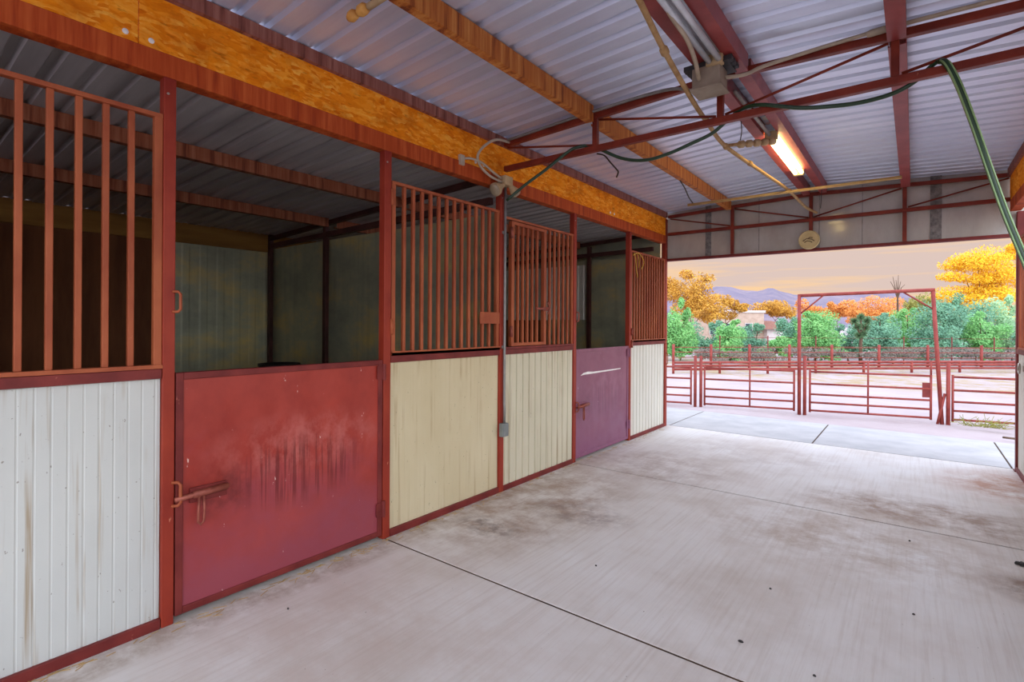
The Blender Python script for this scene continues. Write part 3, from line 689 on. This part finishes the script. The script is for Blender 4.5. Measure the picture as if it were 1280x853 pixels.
# ------------------------------------------------------------------ OUTSIDE: gates and fences
GL = -.45
RAILZ = [.49, .225, -.005, -.185, -.36]
def panel(name, a, b, ups, label, top=.49, grp='red pipe gates and panels before the barn', cat='gate', plate=False):
    """livestock panel between ground points a and b"""
    a, b = Vector(a), Vector(b); G = thing(name, (a.x, a.y, GL), label, cat, grp)
    P = lambda k, z: Vector((a.x+(b.x-a.x)*k, a.y+(b.y-a.y)*k, z))
    for z in RAILZ: MB().tube([P(0,z), P(1,z)], .022, 10).build('rail', M['gate'], G, smooth=True)
    for k in (0, 1): MB().tube([P(k,-.40), P(k,.51 if k else .53)], .022, 10).build('end_upright', M['gate'], G, smooth=True)
    for k in ups: MB().tube([P(k,-.37), P(k,.75)], .018, 8).build('upright', M['gate'], G, smooth=True)
    if plate:
        d = (b-a).normalized()*.13; e = P(1,0); n_ = Vector((-d.y,d.x,0)).normalized()*.01
        MB().bar(Vector((e.x,e.y,.20))-d*.5-d*.6+Vector((0,0,0)), Vector((e.x,e.y,.20))-d*.05, .012, .30).build('latch_plate', M['rail'], G)
        MB().tube([P(1,.5), P(1,.80)], .018, 8).build('latch_post', M['gate'], G, smooth=True)
    return G
def pipe_post(p, h, label, r=.035, grp='red pipe gate posts', top=None):
    o = MB(); p = Vector(p); q_ = Vector(top) if top else p+Vector((0,0,h))
    o.tube([p-Vector((0,0,.12)), q_], r, 12)
    return tag(o.build('pipe_post', M['gate'], None, p, smooth=True), label, 'post', grp)
W = lambda x, y: Vector((x, y, GL))
panel('pipe_gate', W(-4.2,11.55), W(-1.29,12.40), (.45,), 'red pipe panel left of the paired gate posts, by the barn corner')
pipe_post(W(-1.20,12.43), 1.22, 'left of the paired red gate posts near the barn corner')
pipe_post(W(-1.08,12.47), 1.22, 'right of the paired red gate posts near the barn corner')
panel('pipe_gate', W(-1.00,12.49), W(.80,12.98), (.52,), 'red pipe gate between the paired posts and the arch')
panel('pipe_gate', W(1.10,13.04), W(3.18,13.56), (.50,), 'red pipe gate under the arch with a latch plate', plate=True)
pipe_post(W(1.00,13.03), 1.28, 'short red gate post right beside the left leg of the arch')
pipe_post(W(3.45,13.58), 1.22, 'red fence post right of the arch')
panel('pipe_gate', W(3.52,13.60), W(5.9,14.2), (.55,), 'red pipe panel right of the arch behind a tumbleweed')
A = thing('gate_arch', (2.1, 13.3, GL), 'tall red pipe arch over the gate', 'arch')
la, lt = Vector((.90,13.00,GL-.1)), Vector((.89,13.00,2.16)); ra, rt = Vector((3.36,13.60,GL-.1)), Vector((3.20,13.56,2.24))
MB().tube([la, lt], .036, 12).build('leg', M['gate'], A, smooth=True)
MB().tube([ra, rt], .036, 12).build('leg', M['gate'], A, smooth=True)
MB().tube([lt-Vector((.03,0,0)), rt+Vector((.03,0,0))], .036, 12).build('crossbar', M['gate'], A, smooth=True)
d = (rt-lt).normalized()
MB().tube([lt+Vector((0,0,-.42)), lt+d*.48], .016, 8).build('brace', M['gate'], A, smooth=True)
MB().tube([rt+Vector((.02,0,-.40)), rt-d*.52], .016, 8).build('brace', M['gate'], A, smooth=True)
MB().tube([Vector((3.28,13.56,GL-.05)), Vector((3.40,13.60,.15))], .024, 8).build('foot_strut', M['gate'], A, smooth=True)

# far fence and low barrier across the arena
FZ = -.5
ff = thing('rail_fence', ground_at(1060, 24.5, FZ), 'far red rail fence in front of the bushes', 'fence')
xs_ = [842, 889, 937, 987, 1040, 1099, 1160, 1227, 1300, 1390, 1480]
pp = [ground_at(x, 23.6+(i*.12), FZ) for i, x in enumerate(xs_)]
for i, p in enumerate(pp):
    MB().tube([p-Vector((0,0,.1)), p+Vector((0,0,1.12))], .06, 10).build('post', M['gate'], ff, smooth=True)
for z in (.28, .52, .76, .98):
    for a, b in zip(pp[:-1], pp[1:]): MB().tube([a+Vector((0,0,z)), b+Vector((0,0,z))], .018, 6).build('rail', M['gate'], ff, smooth=True)
lb = thing('pipe_barrier', ground_at(1060, 21.5, FZ), 'long low barrier of thick red pipes before the far fence', 'barrier')
xb = [842, 900, 960, 1020, 1080, 1140, 1200, 1290, 1400, 1500]
pb = [ground_at(x, 21.0+i*.25, FZ) for i, x in enumerate(xb)]
for p in pb: MB().tube([p-Vector((0,0,.1)), p+Vector((0,0,.52))], .05, 8).build('post', M['gate'], lb, smooth=True)
for z in (.20, .34, .47):
    MB().tube([p+Vector((0,0,z)) for p in pb], .05, 8).build('rail', M['gate'], lb, smooth=True)
bf = thing('wire_fence', ground_at(1060, 27.3, FZ), 'thin dark fence behind the far red rails', 'fence')
pw = [ground_at(x, 27.3, FZ) for x in (900, 960, 1020, 1075, 1130, 1190, 1243, 1290)]
for p in pw: MB().tube([p, p+Vector((0,0,1.45))], .03, 6).build('post', M['rail'], bf, smooth=True)
for z in (.5, .9, 1.35): MB().tube([p+Vector((0,0,z)) for p in pw], .010, 5).build('rail', M['rail'], bf, smooth=True)

# ------------------------------------------------------------------ PLANTS
def leafmat(name, c1, c2, c3=None):
    t = NT(name); n = t.noise(1.6, (1,1,1), 5, .7); c = t.ramp(n, [(.3, c1), (.55, c2), (.75, c3 or c2)])
    t.b.inputs['Subsurface Weight'].default_value = 0
    m_ = t.done(c, .8); return m_
LM = {
 'gold': leafmat('gold_leaves', (150,100,34), (206,152,50), (232,186,78)),
 'orange': leafmat('orange_leaves', (196,116,50), (226,154,74), (236,180,96)),
 'yellow': leafmat('yellow_leaves', (206,154,18), (242,196,30), (252,220,60)),
 'green': leafmat('bright_green_leaves', (90,148,80), (128,188,108), (170,212,132)),
 'teal': leafmat('grey_green_leaves', (86,128,106), (112,162,126), (150,190,140)),
 'olive': leafmat('olive_leaves', (110,118,50), (158,152,68), (190,170,84)),
 'pale': leafmat('pale_green_leaves', (130,172,124), (162,202,150), (188,216,168)),
 'brush': leafmat('dry_brush', (98,88,80), (126,114,102), (156,142,122)),
 'cactus': leafmat('cactus_green', (60,92,60), (92,124,82), (120,146,100)),
}
M['bark'] = worn('bark', (84,66,52), (112,90,72), None, 8, (1,1,.3), .9)
def clump(m, c, rx, ry, rz, n, size, shell=.55):
    for i in range(n):
        while True:
            p = Vector((random.uniform(-1,1), random.uniform(-1,1), random.uniform(-1,1)))
            if shell*random.random() < p.length < 1: break
        q_ = Vector((c[0]+p.x*rx, c[1]+p.y*ry, c[2]+p.z*rz))
        a = Vector((random.gauss(0,1), random.gauss(0,1), random.gauss(0,1))).normalized(); b = a.orthogonal().normalized()
        s_ = size*random.uniform(.6,1.3); a *= s_; b *= s_*.45
        k = len(m.v); m.v += [tuple(q_-a), tuple(q_+b), tuple(q_+a), tuple(q_-b)]; m.f.append((k,k+1,k+2,k+3))
def plant(name, label, cat, d, blobs, leaf, size, trunk_px=None, dens=1.0, group=None, gz_=FZ, base_x=None, nosub=False):
    """blobs: (px, py, half width px, half height px, leaves); d = distance"""
    cx = sum(b[0] for b in blobs)/len(blobs) if base_x is None else base_x
    base = ground_at(cx, d, gz_); t_ = thing(name, base, label, cat, group)
    k = d/FPX; m = MB(); tr = MB(); top = base+Vector((0,0,.4))
    cs = []
    for (x, y, hx, hy, n) in blobs:
        c = at(x, y, d+random.uniform(-.3,.3)*hx*k); cs.append((c,hx*k,hy*k))
        sub = max(3, int(n/110))
        for j in range(sub):
            a = random.uniform(0, 6.283); u = math.sqrt(random.random())*1.1; w = random.uniform(-.9,.9)
            e = c+Vector((math.cos(a)*u*hx*k*.72, math.sin(a)*u*hx*k*.72, w*hy*k*.75))
            f_ = random.uniform(.32,.62); clump(m, e, hx*k*f_, hx*k*f_, hy*k*f_, int(2.6*n*dens/sub*min(1,f_*2)), size*.6, .2)
    m.build('foliage', LM[leaf], t_)
    lo = base+Vector((0,0,max(.3, (min(c.z-h for c, w, h in cs)-base.z))))
    tr.tube([base-Vector((0,0,.2)), base.lerp(lo,.5)+Vector((.06,0,0)), lo], [max(.05,.02*hx*k), max(.045,.016*hx*k), .05], 8)
    for c, w, h in cs:
        tr.tube(spline([lo-Vector((0,0,.1)), lo.lerp(c,.5)+Vector((0,0,-.15*h)), c], 4), [.045]+[.028]*7+[.012], 6)
    tr.build('trunk', M['bark'], t_, smooth=True)
    return t_
gT, gB = 'autumn trees behind the arena', 'green bushes behind the far fence'
plant('gold_tree', 'golden autumn tree at the left of the opening beside the corner post', 'tree', 42, [(858,372,26,26,1700),(880,388,24,18,1200),(850,352,18,14,350),(872,350,16,10,160)], 'gold', .17, group=gT)
plant('gold_tree', 'thin golden tree in front of the pale house', 'tree', 37, [(905,380,24,14,700),(892,392,26,12,700),(925,388,14,8,300)], 'gold', .15, group=gT)
plant('orange_tree', 'low orange tree just behind the right end of the pale house', 'tree', 70, [(958,386,22,10,900),(980,388,20,12,900)], 'gold', .26, group=gT)
plant('orange_tree', 'orange tree seen through the left part of the arch', 'tree', 64, [(1014,384,14,16,700),(1030,392,18,10,700)], 'orange', .25, group=gT)
plant('orange_tree', 'orange tree in the middle of the arch left of the spiky plant', 'tree', 57, [(1050,390,20,13,900),(1042,384,10,10,400)], 'orange', .24, group=gT)
plant('orange_tree', 'wide orange tree in the right half of the arch', 'tree', 72, [(1100,386,26,18,1600),(1118,392,22,16,1000),(1090,398,26,14,900)], 'orange', .24, group=gT)
plant('olive_tree', 'yellow green tree behind the right leg of the arch', 'tree', 58, [(1150,386,24,18,1300),(1165,390,26,22,1300)], 'olive', .22, group=gT)
plant('yellow_tree', 'tall bright yellow tree at the right of the opening', 'tree', 46, [(1222,322,34,16,1700),(1238,340,32,18,1600),(1206,345,22,10,600),(1240,360,34,18,1700),(1205,372,36,14,1500),(1228,386,38,18,1900),(1195,388,24,12,800),(1250,318,20,14,700)], 'yellow', .17, group=gT, base_x=1228)
bushes = [
 (848,414,20,32,2000,'green',26,'feathery bright green bush at the corner post'),
 (884,424,20,18,1200,'teal',27,'grey green bush under the pale house, left'),
 (912,422,20,18,1300,'green',26.5,'bright green bush below the middle of the pale house'),
 (940,424,20,16,1200,'teal',27.5,'grey green bush below the tiled roof'),
 (968,432,18,12,900,'green',26,'small green bush below the white garage'),
 (990,418,18,22,1200,'teal',29,'grey green bush left of the arch leg'),
 (1022,412,26,24,2000,'green',28.5,'bright green bush inside the left of the arch'),
 (1056,424,20,18,1200,'teal',28,'grey green bush left of the spiky plant'),
 (1100,416,26,20,1600,'teal',29,'grey green bush right of the spiky plant'),
 (1135,414,26,24,1900,'green',29.5,'green bush in the right half of the arch'),
 (1172,408,28,28,2200,'teal',30,'tall grey green bush behind the arch right leg'),
 (1205,402,26,28,2000,'teal',31,'grey green bush below the yellow tree'),
 (1232,414,24,20,1500,'green',30,'green bush right below the yellow tree'),
 (1260,405,20,30,1600,'pale',29,'pale mint green bush at the right corner post'),
 (1304,410,26,26,1500,'teal',30,'grey green bush just past the right corner post'),
 (1350,412,30,24,1500,'green',30,'green bush well past the right corner post'),
 (1405,410,34,28,1500,'teal',30,'grey green bush far out to the right of the opening'),
 (1470,410,38,30,1500,'green',30,'last green bush far out to the right of the opening')]
for ib, (x, y, hx, hy, n, lf, d, lab) in enumerate(bushes):
    d = 29.2+3.2*(ib % 2)
    plant('green_bush', lab, 'bush', d, [(x,y,hx,hy,n),(x-hx*.1,(y+448)/2,hx*1.0,max(6,(450-y)/2),int(n*.8)),(x+hx*random.uniform(-.5,.5),y-hy*.8,hx*.4,hy*.45,n//8)], lf, .12, group=gB)
for x, d, lab in ((900,26.2,'dry brush behind the far fence, under the house'),(955,26.2,'dry brush behind the far fence, left of the arch'),(1010,26.2,'dry brush behind the far fence at the arch left leg'),(1060,26.2,'dry brush behind the far fence by the spiky plant'),(1115,26.2,'dry brush behind the far fence in the right of the arch'),(1170,26.2,'dry brush behind the far fence at the arch right leg'),(1220,26.2,'dry brush behind the far fence under the yellow tree'),(1265,26.2,'dry brush behind the far fence at the right post')):
    plant('dry_brush', lab, 'brush', d, [(x,444,30,9,700)], 'brush', .09, group='dry brush behind the far fence')

# spiky tree cactus
K = thing('tree_cactus', ground_at(1076, 26.6, FZ), 'dark spiky tree cactus seen through the middle of the arch', 'cactus')
base = ground_at(1076, 26.6, FZ); tr = MB().tube([base, base+Vector((0,0,1.1)), at(1077,418,26.6)], [.09,.08,.07], 8); fo = MB()
for x, y in ((1068,402),(1076,397),(1084,401),(1072,409),(1082,410),(1079,418),(1074,420)):
    c = at(x, y, 26.6); tr.tube([at(1077,422,26.6), c], .05, 6)
    for i in range(190):
        d_ = Vector((random.gauss(0,1),random.gauss(0,1),random.gauss(.2,1))).normalized()*random.uniform(.18,.32)
        s_ = d_.orthogonal().normalized()*.03
        k = len(fo.v); fo.v += [tuple(c+s_), tuple(c-s_), tuple(c+d_)]; fo.f.append((k,k+1,k+2))
tr.build('trunk', M['bark'], K, smooth=True); fo.build('spines', LM['cactus'], K)
# bare twigs behind the arch crossbar
bt = MB(); b0 = ground_at(1122, 55, FZ); bt.tube([b0, at(1122,372,55)], [.15,.08], 8)
for x, y in ((1116,346),(1120,350),(1126,352),(1131,356),(1113,352),(1123,344)): bt.tube([at(1122,374,55), at((1122+x)/2,360,55), at(x,y,55)], [.06,.04,.02], 5)
tag(bt.build('bare_tree', M['bark'], None, b0), 'bare twigs sticking up above the arch crossbar', 'tree')
# tumbleweed by the right-hand panel
c = Vector((3.95,13.12,GL+.16)); tw = MB()
for i in range(70):
    a = Vector((random.gauss(0,1),random.gauss(0,.8),random.gauss(0,.6))).normalized(); r_ = random.uniform(.12,.34)
    p0 = c+Vector((random.uniform(-.3,.3),0,-.1)); p1 = p0+Vector((a.x*r_*1.2,a.y*r_*.6,abs(a.z)*r_)); p1.z = max(p1.z, GL+.01)
    tw.tube([p0, p0.lerp(p1,.5)+Vector((0,0,.04)), p1], .004, 4)
tag(tw.build('tumbleweed', LM['olive'], None, (3.95,13.12,GL)), 'dry tumbleweed at the foot of the panel right of the arch', 'tumbleweed')
m = MB().bar((4.1,12.1,-.38), (4.45,12.05,-.38), .06, .03)
tag(m.build('stick', M['bark'], None, (4.2,12.1,-.4), bevel=.008), 'dark stick lying on the dirt at right before the panel', 'stick')

# ------------------------------------------------------------------ HOUSE
M['stucco'] = worn('pale_stucco', (176,150,132), (192,168,150), None, 3)
M['stucco2'] = worn('white_stucco', (196,186,182), (208,198,194), None, 3)
M['tile'] = worn('clay_tile', (126,80,64), (150,102,82), (100,64,52), 8, (1,1,1), .8, chipt=.6)
M['pane'] = plain('dark_pane', (70,76,84), .2)
hd = 47.0
a = ground_at(870, hd, FZ); b = ground_at(955, hd, FZ); ux = (b-a).normalized(); uy = Vector((-ux.y, ux.x, 0))
Hs = thing('house', (a+b)/2, 'pale flat roofed house with a tiled wing behind the bushes', 'house')
def hb(k0, k1, d0, d1, z0, z1):
    vs = [a+ux*k+uy*d_+Vector((0,0,z)) for k in (k0,k1) for d_ in (d0,d1) for z in (z0,z1)]
    return MB().add(vs, [(0,1,3,2),(4,6,7,5),(0,4,5,1),(2,3,7,6),(0,2,6,4),(1,5,7,3)])
Lh = (b-a).length
ztop = at(900,391,hd).z-FZ
hb(0, Lh, 0, 6, -.2, ztop).build('wall', M['stucco'], Hs)
hb(-.1, Lh+.1, -.1, 6.1, ztop, ztop+.22).build('parapet', M['stucco2'], Hs)
hb(1.4, 3.2, 1, 4, ztop+.22, ztop+.75).build('roof_block', M['stucco2'], Hs)
for k in (1.2, 2.6, 4.4):
    w = hb(k, k+.7, -.06, .02, 1.1, 2.2).build('window', M['stucco2'], Hs); hb(k+.06, k+.64, -.08, -.05, 1.16, 2.14).build('pane', M['pane'], w)
k0 = Lh+.0; k1 = k0+2.9
z1 = at(970,411,hd).z-FZ; zr = at(955,401,hd).z-FZ
hb(k0, k1-.3, -.6, 4, -.2, z1).build('wing_wall', M['stucco2'], Hs)
rf = MB(); P = lambda k, d_, z: a+ux*k+uy*d_+Vector((0,0,z))
rf.add([P(k0-.9,-1.1,z1-.05),P(k1+.1,-1.1,z1-.05),P(k1+.1,4.3,z1-.05),P(k0-.9,4.3,z1-.05),P(k0-.6,1.5,zr),P(k0+1.4,1.5,zr)], [(0,1,5,4),(1,2,5),(2,3,4,5),(3,0,4),(0,3,2,1)])
rf.build('tile_roof', M['tile'], Hs)
for k in (k0+1.05, k0+1.75): hb(k, k+.55, -.66, -.58, z1-1.1, z1-.35).build('garage_window', M['white'], Hs)

# ------------------------------------------------------------------ HILLS
ridge = [(700,378),(760,374),(800,374),(840,371),(868,368),(884,361),(897,358),(912,358),(930,362),(948,364),(962,361),(975,364),(992,368),(1015,369),(1040,366),(1062,366),(1080,369),(1105,366),(1130,367),(1150,372),(1180,378),(1220,384),(1280,390),(1400,384),(1600,380),(2000,392)]
t = NT('hazy_mountain'); n = t.noise(.012, (1,1,1.5), 8, .7); c = t.ramp(n, [(.3, (90,84,106)), (.5, (116,104,118)), (.72, (148,126,128))])  # distance haze mixed into the lavender rock colour
M['hill'] = t.done(c, .95)
vs, fs = [], []; N = 200; rows = 14
for j in range(rows):
    k = j/(rows-1); dd = 700+k*500
    for i in range(N+1):
        x = 700+1300*i/N
        for q in range(len(ridge)-1):
            if ridge[q][0] <= x <= ridge[q+1][0]:
                y = ridge[q][1]+(ridge[q+1][1]-ridge[q][1])*(x-ridge[q][0])/(ridge[q+1][0]-ridge[q][0]); break
        p = at(x, y, dd); h = at(x, y, 1050).z
        pr = math.sin(min(1, k/.7)*math.pi/2) if k <= .7 else 1-(k-.7)*1.2
        nz = (math.sin(x*.11+k*5)+math.sin(x*.27+k*9)*.6+math.sin(x*.051-k*7))*2.2*math.sin(math.pi*min(1,k/.7))*(k < .69)
        p.z = h*pr+nz-2; vs.append(p)
for j in range(rows-1):
    for i in range(N): fs.append((j*(N+1)+i, j*(N+1)+i+1, (j+1)*(N+1)+i+1, (j+1)*(N+1)+i))
struct(MB().add(vs, fs).build('hills', M['hill'], smooth=True))

# ------------------------------------------------------------------ SKY
GLOW = 2.7
w = bpy.data.worlds.new('World'); scene.world = w; w.use_nodes = True; nt = w.node_tree; nn = nt.nodes
bg = nn['Background']; tc = nn.new('ShaderNodeTexCoord'); sep = nn.new('ShaderNodeSeparateXYZ'); nt.links.new(tc.outputs['Generated'], sep.inputs[0])
mp = nn.new('ShaderNodeMapping'); mp.inputs['Scale'].default_value = (1.6, 1.6, 26); nt.links.new(tc.outputs['Generated'], mp.inputs[0])
no = nn.new('ShaderNodeTexNoise'); no.inputs['Scale'].default_value = 1.6; no.inputs['Detail'].default_value = 6; no.inputs['Roughness'].default_value = .55
nt.links.new(mp.outputs[0], no.inputs['Vector'])
r1 = nn.new('ShaderNodeValToRGB'); e = r1.color_ramp.elements
e[0].position, e[0].color = .40, lin((224,200,190)); e[1].position, e[1].color = .55, lin((255,212,162)); nt.links.new(no.outputs['Fac'], r1.inputs[0])
up = nn.new('ShaderNodeMapRange'); up.interpolation_type = 'SMOOTHSTEP'; up.inputs[1].default_value = .12; up.inputs[2].default_value = .36; nt.links.new(sep.outputs['Z'], up.inputs[0])
mx = nn.new('ShaderNodeMix'); mx.data_type = 'RGBA'; nt.links.new(up.outputs[0], mx.inputs[0]); nt.links.new(r1.outputs[0], mx.inputs[6])
mx.inputs[7].default_value = lin((200,209,232))
def mr(sock, a, b, c, d):
    q = nn.new('ShaderNodeMapRange'); q.interpolation_type = 'SMOOTHSTEP'
    for k, v in zip((1,2,3,4), (a,b,c,d)): q.inputs[k].default_value = v
    nt.links.new(sock, q.inputs[0]); return q.outputs[0]
def mth(op, a, b):
    q = nn.new('ShaderNodeMath'); q.operation = op
    for k, v in enumerate((a, b)):
        if isinstance(v, bpy.types.NodeSocket): nt.links.new(v, q.inputs[k])
        else: q.inputs[k].default_value = v
    return q.outputs[0]
dt = nn.new('ShaderNodeVectorMath'); dt.operation = 'DOT_PRODUCT'; nt.links.new(tc.outputs['Generated'], dt.inputs[0]); dt.inputs[1].default_value = (.68,-.73,0)
glow = mth('MULTIPLY', mr(dt.outputs['Value'], .0, .7, 0, 1), mr(sep.outputs['Z'], .75, .2, 0, 1))   # sunset side of the sky, brightened out of view to light the aisle
strength = mth('ADD', mr(sep.outputs['Z'], .17, .42, 1.0, 3.7), mth('MULTIPLY', glow, GLOW))
mx2 = nn.new('ShaderNodeMix'); mx2.data_type = 'RGBA'; nt.links.new(glow, mx2.inputs[0]); nt.links.new(mx.outputs[2], mx2.inputs[6]); mx2.inputs[7].default_value = (.86,.92,1,1)
nt.links.new(mx2.outputs[2], bg.inputs['Color']); nt.links.new(strength, bg.inputs['Strength'])


# ------------------------------------------------------------------ CAMERA
cd = bpy.data.cameras.new('Camera'); cam = bpy.data.objects.new('Camera', cd); col.objects.link(cam); scene.camera = cam
cd.sensor_width = 36; cd.lens = FPX/1280*36; cd.shift_y = -(426.5-CY)/1280; cd.clip_start = .05; cd.clip_end = 5000
cam.matrix_world = Matrix.Translation(CAM) @ Matrix.Rotation(YAW, 4, 'Z') @ Matrix.Rotation(R(90), 4, 'X') @ Matrix.Rotation(ROLL, 4, 'Z')
scene.view_settings.view_transform = 'Standard'; scene.view_settings.look = 'None'
scene.view_settings.exposure = 0.0; scene.view_settings.gamma = 1.0; scene.view_settings.use_curve_mapping = False
scene.cycles.max_bounces = 12; scene.cycles.diffuse_bounces = 8
